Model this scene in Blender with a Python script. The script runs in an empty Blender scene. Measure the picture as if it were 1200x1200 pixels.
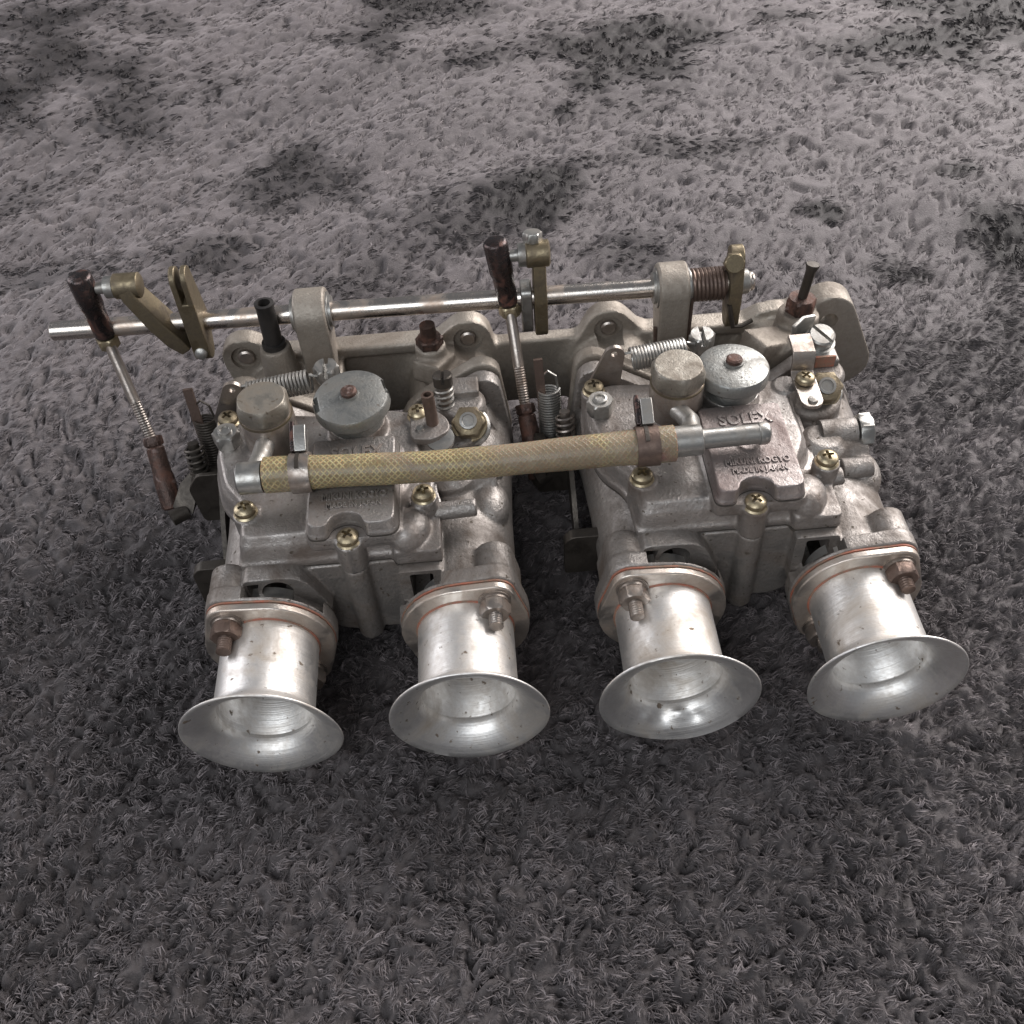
import bpy, bmesh, math, random
import numpy as np
from mathutils import Vector, Matrix, Quaternion

random.seed(7)
rng = np.random.default_rng(11)
S = 0.001            # everything below is written in millimetres
OZ = 45.0            # height of the carburettor bore axis above the blanket backing
sc = bpy.context.scene
C = sc.collection

# ------------------------------------------------------------------ camera
cam_d = bpy.data.cameras.new('camera')
cam = bpy.data.objects.new('camera', cam_d)
C.objects.link(cam)
pitch, roll, yaw = 0.85071, -0.08165, 0.00545
fw = Vector((math.sin(yaw)*math.cos(pitch), math.cos(yaw)*math.cos(pitch), -math.sin(pitch)))
rt = Vector((math.cos(yaw), -math.sin(yaw), 0))
up = rt.cross(fw)
r2 = rt*math.cos(roll) + up*math.sin(roll)
u2 = -rt*math.sin(roll) + up*math.cos(roll)
m = Matrix((r2, u2, -fw)).transposed().to_4x4()
m.translation = Vector((-21.33, -235.74, 402.66 + OZ))*S
cam.matrix_world = m
cam_d.sensor_width = 36.0
cam_d.lens = 36.0*1216.0/1200.0
cam_d.clip_start = 0.01
cam_d.clip_end = 50
sc.camera = cam

# ------------------------------------------------------------------ light
w = bpy.data.worlds.new('World')
sc.world = w
w.use_nodes = True
bg = w.node_tree.nodes['Background']
bg.inputs[0].default_value = (0.88, 0.90, 0.96, 1)
bg.inputs[1].default_value = 0.16


def area(name, loc, target, size, size_y, power, col):
    d = bpy.data.lights.new(name, 'AREA')
    d.shape = 'RECTANGLE'
    d.size, d.size_y, d.energy, d.color = size, size_y, power, col
    o = bpy.data.objects.new(name, d)
    C.objects.link(o)
    o.location = Vector(loc)
    o.rotation_euler = (Vector(target) - Vector(loc)).to_track_quat('-Z', 'Y').to_euler()
    return o


area('window_light', (1.45, 1.25, 1.15), (0.2, 0.45, 0), 2.2, 1.5, 92, (1.0, 0.955, 0.925))
area('side_window_light', (-1.5, 0.75, 0.75), (-0.1, 0.1, 0.05), 01.0, 1.1, 12, (0.98, 0.97, 1.0))
area('front_light', (-0.7, -1.35, 1.5), (0.0, 0.0, 0), 1.9, 1.3, 25, (0.93, 0.97, 1.0))
sc.view_settings.view_transform = 'Standard'
sc.view_settings.look = 'None'
sc.view_settings.exposure = 0.04
sc.view_settings.gamma = 1.0


# ------------------------------------------------------------------ materials
class NT:
    def __init__(s, name):
        s.m = bpy.data.materials.new(name)
        s.m.use_nodes = True
        s.t = s.m.node_tree
        s.p = s.t.nodes['Principled BSDF']
        s.tc = s.t.nodes.new('ShaderNodeTexCoord')
        g = s.t.nodes.new('ShaderNodeObjectInfo')
        # each object samples its own patch of the pattern
        v = s.t.nodes.new('ShaderNodeVectorMath'); v.operation = 'MULTIPLY_ADD'
        cmb = s.t.nodes.new('ShaderNodeCombineXYZ')
        for k in range(3):
            s.t.links.new(g.outputs['Random'], cmb.inputs[k])
        s.t.links.new(cmb.outputs[0], v.inputs[0])
        v.inputs[1].default_value = (3.1, 5.7, 1.9)
        s.t.links.new(s.tc.outputs['Object'], v.inputs[2])
        s.co = v.outputs[0]

    def noise(s, scale, detail=5, rough=.6, dist=0, vec=None):
        n = s.t.nodes.new('ShaderNodeTexNoise')
        n.inputs['Scale'].default_value = scale
        n.inputs['Detail'].default_value = detail
        n.inputs['Roughness'].default_value = rough
        n.inputs['Distortion'].default_value = dist
        s.t.links.new(vec or s.co, n.inputs['Vector'])
        return n.outputs[0]

    def ramp(s, src, a, b, ca=0.0, cb=1.0):
        n = s.t.nodes.new('ShaderNodeMapRange')
        n.inputs[1].default_value, n.inputs[2].default_value = a, b
        n.inputs[3].default_value, n.inputs[4].default_value = ca, cb
        s.t.links.new(src, n.inputs[0])
        return n.outputs[0]

    def mix(s, fac, a, b):
        n = s.t.nodes.new('ShaderNodeMix'); n.data_type = 'RGBA'
        for i, v in ((0, fac), (6, a), (7, b)):
            if isinstance(v, (tuple, float, int)):
                n.inputs[i].default_value = (*v, 1) if isinstance(v, tuple) and len(v) == 3 else v
            else:
                s.t.links.new(v, n.inputs[i])
        return n.outputs[2]

    def math(s, op, a, b):
        n = s.t.nodes.new('ShaderNodeMath'); n.operation = op
        for i, v in ((0, a), (1, b)):
            if isinstance(v, (float, int)):
                n.inputs[i].default_value = v
            else:
                s.t.links.new(v, n.inputs[i])
        return n.outputs[0]

    def set(s, **kw):
        for k, v in kw.items():
            i = s.p.inputs[k.replace('_', ' ')]
            if isinstance(v, (float, int)):
                i.default_value = v
            elif isinstance(v, tuple):
                i.default_value = (*v, 1) if len(v) == 3 else v
            else:
                s.t.links.new(v, i)
        return s

    def bump(s, h, strength=.3, dist=.001):
        n = s.t.nodes.new('ShaderNodeBump')
        n.inputs['Strength'].default_value = strength
        n.inputs['Distance'].default_value = dist
        s.t.links.new(h, n.inputs['Height'])
        s.t.links.new(n.outputs[0], s.p.inputs['Normal'])
        return s


def metal(name, clean, grime, amount=(.45, .7), scale=45, rough=(.32, .6), metallic=(1.0, .35), grain=900,
          grain_s=.15, spots=None, lump=None, rings=False):
    n = NT(name)
    f = n.ramp(n.noise(scale, 6, .65, .6), amount[0], amount[1])
    c = n.mix(f, clean, grime)
    if spots:
        sp = n.ramp(n.noise(spots[1], 3, .5), spots[2], spots[2] + .06)
        c = n.mix(sp, c, spots[0])
        f = n.math('MAXIMUM', f, sp)
    fine = n.noise(320, 4, .7)
    c = n.mix(n.ramp(fine, .35, .75, 0, .35), c, grime)
    r = n.math('ADD', n.ramp(f, 0, 1, rough[0], rough[1]), n.ramp(fine, .3, .7, -.06, .06))
    n.set(Base_Color=c, Roughness=r, Metallic=n.ramp(f, 0, 1, metallic[0], metallic[1]))
    h = n.noise(grain, 3, .7)
    if rings:      # turning marks round the axis
        vm = n.t.nodes.new('ShaderNodeVectorMath'); vm.operation = 'MULTIPLY'
        n.t.links.new(n.tc.outputs['Object'], vm.inputs[0]); vm.inputs[1].default_value = (9, 1500, 9)
        rg = n.noise(1.0, 3, .6, 0, vm.outputs[0])
        h = n.math('ADD', h, n.math('MULTIPLY', rg, 2.2))
    if lump:
        h = n.math('ADD', h, n.math('MULTIPLY', n.noise(lump, 3, .5), 3.0))
    n.bump(h, grain_s, .0009)
    return n.m


M = {}
M['cast'] = metal('cast_aluminium', (.39, .365, .348), (.13, .105, .088), (.40, .66), 42, (.46, .66), (.85, .35), 620, .55, spots=((.075, .06, .045), 330, .66))
M['cast_cover'] = metal('cast_cover', (.405, .38, .365), (.145, .115, .097), (.42, .68), 36, (.42, .62), (.88, .4), 640, .45, spots=((.08, .063, .048), 330, .66))
M['cast_pink'] = metal('cast_jet_cover', (.36, .33, .32), (.18, .135, .125), (.38, .70), 44, (.38, .56), (.9, .5), 640, .4, spots=((.10, .07, .06), 330, .66))
M['manifold'] = metal('sand_cast_manifold', (.41, .37, .325), (.15, .12, .095), (.40, .72), 30, (.48, .70), (.7, .25), 900, .45)
M['spun'] = metal('spun_aluminium', (.82, .805, .79), (.42, .36, .30), (.46, .74), 36, (.44, .60), (.92, .55), 700, .12,
                  spots=((.16, .12, .09), 260, .665), rings=True)
M['flange'] = metal('machined_aluminium', (.68, .63, .58), (.34, .25, .19), (.43, .75), 60, (.34, .54), (.95, .5), 900, .1)
M['zinc'] = metal('zinc_plate', (.46, .455, .44), (.20, .175, .15), (.43, .75), 90, (.34, .54), (.95, .5), 900, .1)
M['grey_zinc'] = metal('dull_zinc_cap', (.34, .345, .335), (.18, .17, .155), (.42, .68), 60, (.38, .58), (.9, .5), 640, .28, spots=((.12, .105, .09), 300, .66))
M['steel'] = metal('old_steel', (.44, .40, .37), (.17, .12, .09), (.42, .72), 60, (.32, .56), (.95, .5), 900, .12)
M['dull_steel'] = metal('dull_steel', (.37, .345, .305), (.16, .13, .10), (.42, .68), 70, (.42, .62), (.9, .4), 640, .3, spots=((.09, .07, .05), 300, .65))
M['shaft'] = metal('polished_shaft', (.70, .66, .62), (.40, .29, .22), (.48, .74), 42, (.24, .46), (1.0, .65), 700, .06)
M['brass'] = metal('yellow_chromate', (.285, .235, .155), (.105, .082, .058), (.38, .66), 80, (.38, .60), (.9, .45), 900, .2)
M['gold'] = metal('chromated_screw', (.50, .43, .30), (.20, .15, .09), (.44, .72), 160, (.34, .55), (.95, .55), 900, .1)
M['rust'] = metal('rusted_steel', (.06, .042, .037), (.135, .062, .043), (.48, .66), 85, (.42, .75), (.6, .1), 700, .5,
                  spots=((.20, .15, .14), 180, .62))
M['blued'] = metal('blued_rusty_steel', (.06, .056, .058), (.15, .065, .047), (.52, .66), 90, (.28, .6), (.85, .25), 700, .3)
M['dark'] = metal('dark_oily_steel', (.085, .074, .064), (.04, .033, .028), (.4, .7), 80, (.38, .62), (.8, .3), 800, .2)
M['brown'] = metal('brown_spring', (.20, .145, .12), (.09, .06, .05), (.4, .7), 140, (.38, .62), (.85, .3), 800, .2)
M['sealant'] = metal('red_sealant', (.40, .12, .075), (.28, .20, .15), (.38, .62), 120, (.5, .7), (.1, .5), 700, .3)
M['gasket'] = metal('dark_gasket', (.035, .03, .027), (.06, .05, .04), (.4, .7), 90, (.7, .8), (0.0, 0.0), 700, .2)
M['rubber'] = metal('black_rubber', (.012, .011, .011), (.03, .026, .024), (.4, .8), 90, (.45, .65), (0.0, 0.0), 700, .2)


def hose_material():
    n = NT('braided_hose')
    sep = n.t.nodes.new('ShaderNodeSeparateXYZ')
    uv = n.t.nodes.new('ShaderNodeUVMap')
    n.t.links.new(uv.outputs[0], sep.inputs[0])
    u, v = sep.outputs[0], sep.outputs[1]      # u: mm along, v: mm around
    d = .36
    wob = n.math('MULTIPLY', n.noise(90, 3, .5), 2.2)
    u = n.math('ADD', u, wob)
    a = n.math('ABSOLUTE', n.math('SINE', n.math('MULTIPLY', n.math('ADD', u, n.math('MULTIPLY', v, .8)), math.pi*d), 0), 0)
    b = n.math('ABSOLUTE', n.math('SINE', n.math('MULTIPLY', n.math('SUBTRACT', u, n.math('MULTIPLY', v, .8)), math.pi*d), 0), 0)
    weave = n.math('MAXIMUM', n.ramp(a, .80, .97), n.ramp(b, .80, .97))
    patch = n.ramp(n.math('SUBTRACT', n.noise(24, 5, .6, .8), n.ramp(u, 0, 150, -.12, .12)), .43, .58)
    weave = n.math('MULTIPLY', weave, n.ramp(n.noise(230, 3, .6), .36, .55, .15, 1.0))
    tan = n.mix(n.ramp(n.noise(60, 5, .6), .35, .7), (.29, .23, .16), (.18, .135, .095))
    yel = n.mix(weave, (.20, .155, .08), (.47, .385, .19))
    c = n.mix(n.ramp(patch, 0, 1, .12, .8), tan, yel)
    c = n.mix(n.ramp(n.noise(30, 2, .5), .68, .74), c, (.20, .09, .08))
    n.set(Base_Color=c, Roughness=.40, Specular_IOR_Level=.45, Coat_Weight=.2, Coat_Roughness=.25, Subsurface_Weight=.35, Subsurface_Scale=.003)
    n.bump(weave, .35, .0006)
    return n.m


M['hose'] = hose_material()


def pile_material(name, k=1.0):
    n = NT(name)
    big = n.noise(7, 4, .55)
    sm = n.noise(120, 2, .5)
    c = n.mix(n.ramp(big, .35, .65), (.108*k, .096*k, .099*k), (.138*k, .121*k, .124*k))
    c = n.mix(n.ramp(n.noise(420, 2, .5), .42, .66), c, (.150*k, .133*k, .137*k))
    c = n.mix(n.ramp(sm, .4, .65, 0, .5), c, (.066*k, .058*k, .061*k))
    sh = .45
    if name == 'plush_pile':
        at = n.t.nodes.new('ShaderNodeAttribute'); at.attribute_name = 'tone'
        nap_shade = n.t.nodes.new('ShaderNodeAttribute'); nap_shade.attribute_name = 'nap_shade'
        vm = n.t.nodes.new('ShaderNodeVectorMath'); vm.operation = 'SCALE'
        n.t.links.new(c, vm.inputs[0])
        # darker where pile is brushed back; on the near half, painted-in shade
        n.t.links.new(n.math('MULTIPLY', at.outputs['Fac'], n.ramp(nap_shade.outputs['Fac'], 0, 1, 1.0, .30)), vm.inputs['Scale'])
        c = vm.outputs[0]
        sh = n.ramp(nap_shade.outputs['Fac'], 0, 1, .36, .05)
        n.bump(n.noise(900, 3, .7), .6, .0012)
    n.set(Base_Color=c, Roughness=.62, Specular_IOR_Level=.3, Sheen_Weight=sh, Sheen_Roughness=.45,
          Sheen_Tint=(.82, .75, .77))
    return n.m


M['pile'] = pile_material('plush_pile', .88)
M['backing'] = pile_material('plush_backing', .45)


# ------------------------------------------------------------------ geometry helpers
def V(*a):
    return Vector(a)


def frame(d):
    d = Vector(d).normalized()
    a = Vector((0, 0, 1)) if abs(d.z) < .9 else Vector((0, 1, 0))
    u = a.cross(d).normalized()
    return u, d.cross(u)


def hull(circles, n=20):
    pts = []
    for x, y, r in circles:
        pts += [(x + r*math.cos(2*math.pi*i/n), y + r*math.sin(2*math.pi*i/n)) for i in range(n)]
    pts = sorted(set((round(a, 4), round(b, 4)) for a, b in pts))

    def half(ps):
        h = []
        for p in ps:
            while len(h) > 1 and (h[-1][0]-h[-2][0])*(p[1]-h[-2][1]) - (h[-1][1]-h[-2][1])*(p[0]-h[-2][0]) <= 0:
                h.pop()
            h.append(p)
        return h
    return half(pts)[:-1] + half(pts[::-1])[:-1]


def fillet(poly, r, n=4):
    """rounds the corners of a polygon (r: one radius, or one per corner)"""
    out = []
    N = len(poly)
    for i in range(N):
        a, b, c = (Vector(poly[(i+k) % N]) for k in (-1, 0, 1))
        rr = r[i] if isinstance(r, (list, tuple)) else r
        if rr <= 0:
            out.append(tuple(b)); continue
        d1, d2 = (a-b), (c-b)
        t = min(rr, d1.length*.48, d2.length*.48)
        p, q = b + d1.normalized()*t, b + d2.normalized()*t
        for k in range(n+1):
            s = k/n
            out.append(tuple(p*(1-s)**2 + b*2*s*(1-s) + q*s*s))
    return out


class G:
    def __init__(s):
        s.v, s.f, s.uv = [], [], None

    def add(s, v, f):
        o = len(s.v)
        s.v += [tuple(p) for p in v]
        s.f += [[i+o for i in q] for q in f]
        return s

    def loft(s, rings, caps=(True, True), closed=False):
        n = len(rings[0]); v = [p for r in rings for p in r]; f = []
        K = len(rings)
        for k in range(K if closed else K-1):
            a, b = k*n, ((k+1) % K)*n
            for i in range(n):
                j = (i+1) % n
                f.append([a+i, a+j, b+j, b+i])
        if not closed:
            if caps[0]: f.append(list(range(n))[::-1])
            if caps[1]: f.append([(K-1)*n+i for i in range(n)])
        return s.add(v, f)

    def lathe(s, p0, d, prof, n=32, caps=(True, True), phase=0., fn=None):
        p0 = Vector(p0); d = Vector(d).normalized(); u, w_ = frame(d)
        rings = []
        for k, (t, r) in enumerate(prof):
            ring = []
            for i in range(n):
                a = phase + 2*math.pi*i/n
                tt, rr = (t, r) if fn is None else fn(t, r, a, k)
                ring.append(p0 + d*tt + (u*math.cos(a) + w_*math.sin(a))*rr)
            rings.append(ring)
        return s.loft(rings, caps)

    def cyl(s, p0, p1, r, r1=None, n=24, phase=0.):
        p0, p1 = Vector(p0), Vector(p1)
        L = (p1-p0).length
        return s.lathe(p0, p1-p0, [(0, r), (L, r if r1 is None else r1)], n, phase=phase)

    def hexa(s, p0, p1, r, ch=.12, phase=0.):
        """hex nut or head with chamfered corners"""
        p0, p1 = Vector(p0), Vector(p1); d = (p1-p0); L = d.length; u, w_ = frame(d); d.normalize()
        N = 36; rings = []
        ap = r*math.cos(math.pi/6)

        def rad(a):
            a = (a - phase) % (math.pi/3) - math.pi/6
            return ap/math.cos(a)
        for t, lim in ((0, ap*.99), (L*ch, 9e9), (L*(1-ch), 9e9), (L, ap*.96)):
            ring = []
            for i in range(N):
                a = 2*math.pi*i/N
                rr = min(rad(a), lim)
                ring.append(p0 + d*t + (u*math.cos(a)+w_*math.sin(a))*rr)
            rings.append(ring)
        return s.loft(rings)

    def box(s, x0, x1, y0, y1, z0, z1):
        v = [(x, y, z) for z in (z0, z1) for x, y in ((x0, y0), (x1, y0), (x1, y1), (x0, y1))]
        return s.add(v, [[3, 2, 1, 0], [4, 5, 6, 7], [0, 1, 5, 4], [1, 2, 6, 5], [2, 3, 7, 6], [3, 0, 4, 7]])

    def prism(s, poly, plane, a, b, top=None):
        """poly in 'xy', 'xz' or 'yz'; extruded from a to b along the third axis; top: another polygon at b"""
        def P(q, h):
            return {'xy': (q[0], q[1], h), 'xz': (q[0], h, q[1]), 'yz': (h, q[0], q[1])}[plane]
        return s.loft([[P(q, a) for q in poly], [P(q, b) for q in (top or poly)]])

    def tube(s, pts, r, n=12, caps=(True, True), uv=False):
        pts = [Vector(p) for p in pts]
        rs = r if isinstance(r, (list, tuple)) else [r]*len(pts)
        t0 = (pts[1]-pts[0]).normalized(); u, _ = frame(t0); rings = []
        for i, p in enumerate(pts):
            t = (pts[min(i+1, len(pts)-1)] - pts[max(i-1, 0)]).normalized()
            u = (u - t*u.dot(t)).normalized(); v_ = t.cross(u)
            rings.append([p + (u*math.cos(2*math.pi*k/n) + v_*math.sin(2*math.pi*k/n))*rs[i] for k in range(n)])
        return s.loft(rings, caps)

    def coil(s, p0, p1, R, r, turns, n=6, per=18, R1=None):
        p0, p1 = Vector(p0), Vector(p1); d = p1-p0; u, v_ = frame(d)
        N = int(turns*per); R1 = R if R1 is None else R1
        pts = []
        for i in range(N+1):
            t = i/N; a = 2*math.pi*turns*t; rr = R + (R1-R)*t
            pts.append(p0 + d*t + (u*math.cos(a)+v_*math.sin(a))*rr)
        return s.tube(pts, r, n)

    def ball(s, c, r, sc_=(1, 1, 1), n=16):
        prof = [(-math.cos(math.pi*i/10)*r, max(.01, math.sin(math.pi*i/10)*r)) for i in range(11)]
        o = len(s.v)
        s.lathe((0, 0, 0), (0, 0, 1), prof, n)
        c = Vector(c)
        for i in range(o, len(s.v)):
            p = s.v[i]
            s.v[i] = (c.x+p[0]*sc_[0], c.y+p[1]*sc_[1], c.z+p[2]*sc_[2])
        return s

    def bar(s, pts, half, xaxis=(1, 0, 0)):
        """a bar of rectangular section along pts; half: (half size along xaxis, half size across), one or per point"""
        rings = []
        pts = [Vector(p) for p in pts]
        X = Vector(xaxis)
        for i, p in enumerate(pts):
            t = (pts[min(i+1, len(pts)-1)] - pts[max(i-1, 0)]).normalized()
            x = (X - t*X.dot(t)).normalized(); y = t.cross(x)
            hx, hy = half[i] if isinstance(half[0], (list, tuple)) else half
            rings.append([p - x*hx - y*hy, p + x*hx - y*hy, p + x*hx + y*hy, p - x*hx + y*hy])
        return s.loft(rings)

    def mesh(s, name, base=(0, 0, 0)):
        me = bpy.data.meshes.new(name)
        b = Vector(base)
        me.from_pydata([tuple((Vector(p)-b)*S) for p in s.v], [], s.f)
        bm = bmesh.new(); bm.from_mesh(me)
        bmesh.ops.recalc_face_normals(bm, faces=bm.faces)
        bm.to_mesh(me); bm.free()
        return me


def finish(me, mat, angle=35):
    me.materials.clear(); me.materials.append(mat)
    me.shade_smooth()
    me.set_sharp_from_angle(angle=math.radians(angle))


def evaluated(me, mods):
    """applies modifiers at build time and returns the resulting mesh; cutters are removed again"""
    o = bpy.data.objects.new('working', me); C.objects.link(o); extra = []
    for kind, kw in mods:
        md = o.modifiers.new(kind, kind)
        for k, v in kw.items():
            if k == 'object':
                co = bpy.data.objects.new('working', v); C.objects.link(co); extra.append(co); v = co
            setattr(md, k, v)
    bpy.context.view_layer.update()
    dg = bpy.context.evaluated_depsgraph_get()
    out = bpy.data.meshes.new_from_object(o.evaluated_get(dg))
    for x in [o] + extra:
        d = x.data
        bpy.data.objects.remove(x); bpy.data.meshes.remove(d)
    return out


class Thing:
    def __init__(s, name, label, cat, base, off=(0, 0, 0), group=None):
        s.base = Vector(base)
        s.o = bpy.data.objects.new(name, None); C.objects.link(s.o)
        s.o.empty_display_size = .02
        s.o.location = (s.base + Vector(off) + Vector((0, 0, OZ)))*S
        s.o['label'], s.o['category'] = label, cat
        if group: s.o['group'] = group

    def put(s, name, me, parent=None, label=None):
        o = bpy.data.objects.new(name, me); C.objects.link(o)
        o.parent = parent or s.o
        if label: o['label'] = label
        return o

    def part(s, name, g, mat, parent=None, bevel=0., seg=2, angle=35, label=None, mods=None):
        me = g.mesh(name, s.base)
        if mods:
            me = evaluated(me, mods); me.name = name
        finish(me, M[mat], angle)
        o = s.put(name, me, parent, label)
        if bevel:
            b = o.modifiers.new('bevel', 'BEVEL')
            b.width = bevel*S; b.segments = seg; b.limit_method = 'ANGLE'; b.angle_limit = math.radians(40)
            b.harden_normals = True
        return o

    def cast(s, name, g, mat, voxel=.9, smooth=4, cut=None, parent=None, label=None, angle=50):
        mods = [('REMESH', dict(mode='VOXEL', voxel_size=voxel*S, use_smooth_shade=True)),
                ('SMOOTH', dict(factor=.5, iterations=smooth))]
        for c_ in (cut if isinstance(cut, (list, tuple)) else [cut] if cut else []):
            mods.append(('BOOLEAN', dict(operation='DIFFERENCE', solver='EXACT', object=c_.mesh('cutter', s.base))))
        return s.part(name, g, mat, parent, 0, 2, angle, label, mods)


# ------------------------------------------------------------------ the blanket
def wave_field(seed, scale, n=14):
    r = np.random.default_rng(seed)
    k = r.normal(size=(n, 2))/scale
    ph = r.uniform(0, 6.28, n); am = r.uniform(.5, 1, n)
    nn = math.sqrt((am**2).sum()/2)

    def f(x, y):
        o = np.zeros_like(x)
        for i in range(n):
            o += am[i]*np.sin(k[i, 0]*x + k[i, 1]*y + ph[i])
        return o/nn
    return f


f_h, f_nap, f_up, f_nap2, f_len = wave_field(3, 70), wave_field(5, 95), wave_field(21, 46), wave_field(9, 22), wave_field(33, 30)


f_cl, f_cl2 = wave_field(51, 1.0, 40), wave_field(57, 3.4, 24)


def clump(x, y):
    """short wisps, longer along the lie of the pile than across it"""
    u, v = (x*.83 - y*.56), (x*.56 + y*.83)
    return f_cl(u/2.6, v/5.2)


def ground_z(x, y):
    """height of the backing (mm, bore axis = 0); lies flat under the metal"""
    d = np.clip((np.hypot((x)/330.0, (y-110)/190.0) - .8)/1.2, 0, 1)
    return -45.0 + f_h(x, y)*5.0*d*d*(3-2*d)


# places where the nap lies the other way (x, y, half sizes in mm, strength)
RUBBED = [(120, 708, 67, 88, 1.25), (2, 470, 52, 42, 1.25), (-38, 430, 40, 29, 1.12), (-169, 567, 25, 27, 1.0), (-180, 526, 52, 37, 0.75), (-236, 431, 63, 31, 0.75), (340, 447, 18, 17, 1.25), (222, 416, 15, 9, 1.25), (55, 608, 15, 14, 1.25), (-426, 774, 92, 118, 1.0), (-331, 682, 60, 55, 0.75), (463, 706, 95, 108, 1.25), (-59, 836, 64, 56, 1.12), (-125, 754, 52, 27, 0.88), (344, 347, 27, 42, 1.12), (269, 338, 20, 12, 0.88), (-396, 537, 38, 59, 0.62), (294, 738, 37, 27, 1.12), (92, 671, 24, 35, 1.25), (-138, 381, 80, 24, 0.62), (303, 244, 22, 53, 0.62), (-297, 158, 33, 68, 0.44), (-213, 124, 46, 40, 0.62)]


def perlin(x, y, seed):
    r = np.random.default_rng(seed)
    P = r.permutation(512)
    P = np.concatenate([P, P])
    A = r.uniform(0, 2*np.pi, 512)
    xi, yi = np.floor(x).astype(np.int64), np.floor(y).astype(np.int64)
    xf, yf = x - xi, y - yi
    u, v = xf*xf*xf*(xf*(xf*6-15)+10), yf*yf*yf*(yf*(yf*6-15)+10)

    def gr(i, j, dx, dy):
        a = A[P[(P[i & 511] + j) & 511]]
        return np.cos(a)*dx + np.sin(a)*dy
    n0 = gr(xi, yi, xf, yf)*(1-u) + gr(xi+1, yi, xf-1, yf)*u
    n1 = gr(xi, yi+1, xf, yf-1)*(1-u) + gr(xi+1, yi+1, xf-1, yf-1)*u
    return (n0*(1-v) + n1*v)*1.5


def farness(y):
    f = np.clip((y - 90)/260, 0, 1)
    return f*f*(3 - 2*f)


def rubbed_and_shade(x, y):
    """0..1: how far the pile is brushed back, plus shade painted onto the near half"""
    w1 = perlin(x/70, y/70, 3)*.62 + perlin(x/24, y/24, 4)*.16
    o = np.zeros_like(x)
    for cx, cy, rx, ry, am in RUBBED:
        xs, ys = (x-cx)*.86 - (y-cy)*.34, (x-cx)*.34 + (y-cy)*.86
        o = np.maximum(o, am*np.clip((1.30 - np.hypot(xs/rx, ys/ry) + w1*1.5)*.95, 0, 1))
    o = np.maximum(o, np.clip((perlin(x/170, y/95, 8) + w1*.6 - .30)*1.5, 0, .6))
    o = np.maximum(o, (1 - farness(y))*np.clip(.58 + w1*.5, .25, .85))  # near half: shade painted into the pile colour, fibres turned with it
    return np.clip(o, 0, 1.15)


def relief(x, y):
    """matted surface of the pile: soft wisps parted by short creases"""
    f = farness(y)
    wa = 5 - 2.6*f
    wx = x + wa*perlin(x/17, y/17, 31); wy = y + wa*perlin(x/17, y/17, 32)
    u, v = wx*.80 - wy*.60, wx*.60 + wy*.80
    k = 1 + .45*f
    n = perlin(u/(5.6*k), v/((12.0 + 9*f)*k), 41)
    gate = np.clip(perlin(u/16, v/16, 42)*2.2 + .62, 0, 1)
    crease = np.exp(-(n/(.17 - .03*f))**2)*gate
    curl = perlin(u/2.9, v/5.6, 43)
    lump = perlin(wx/24, wy/24, 44)
    tuft = perlin(u/6.5, v/10.5, 45)*(1 - f)
    return -(4.8 + .2*f)*crease + (2.2 - 1.75*f)*curl + (1.2 - .5*f)*n + 1.3*lump + 3.0*tuft


def top_z(x, y):
    return ground_z(x, y) + 5.6


def strip(x0, x1, y0, y1, step_x, step_y, widen):
    ys = np.arange(y0, y1 + step_y, step_y)
    t = np.linspace(0, 1, int((x1 - x0)/step_x))
    lo = x0 - (ys - y0)*widen; hi = x1 + (ys - y0)*widen
    X = lo[:, None] + (hi - lo)[:, None]*t[None]
    Y = np.repeat(ys[:, None], len(t), 1)
    return X, Y


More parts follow.
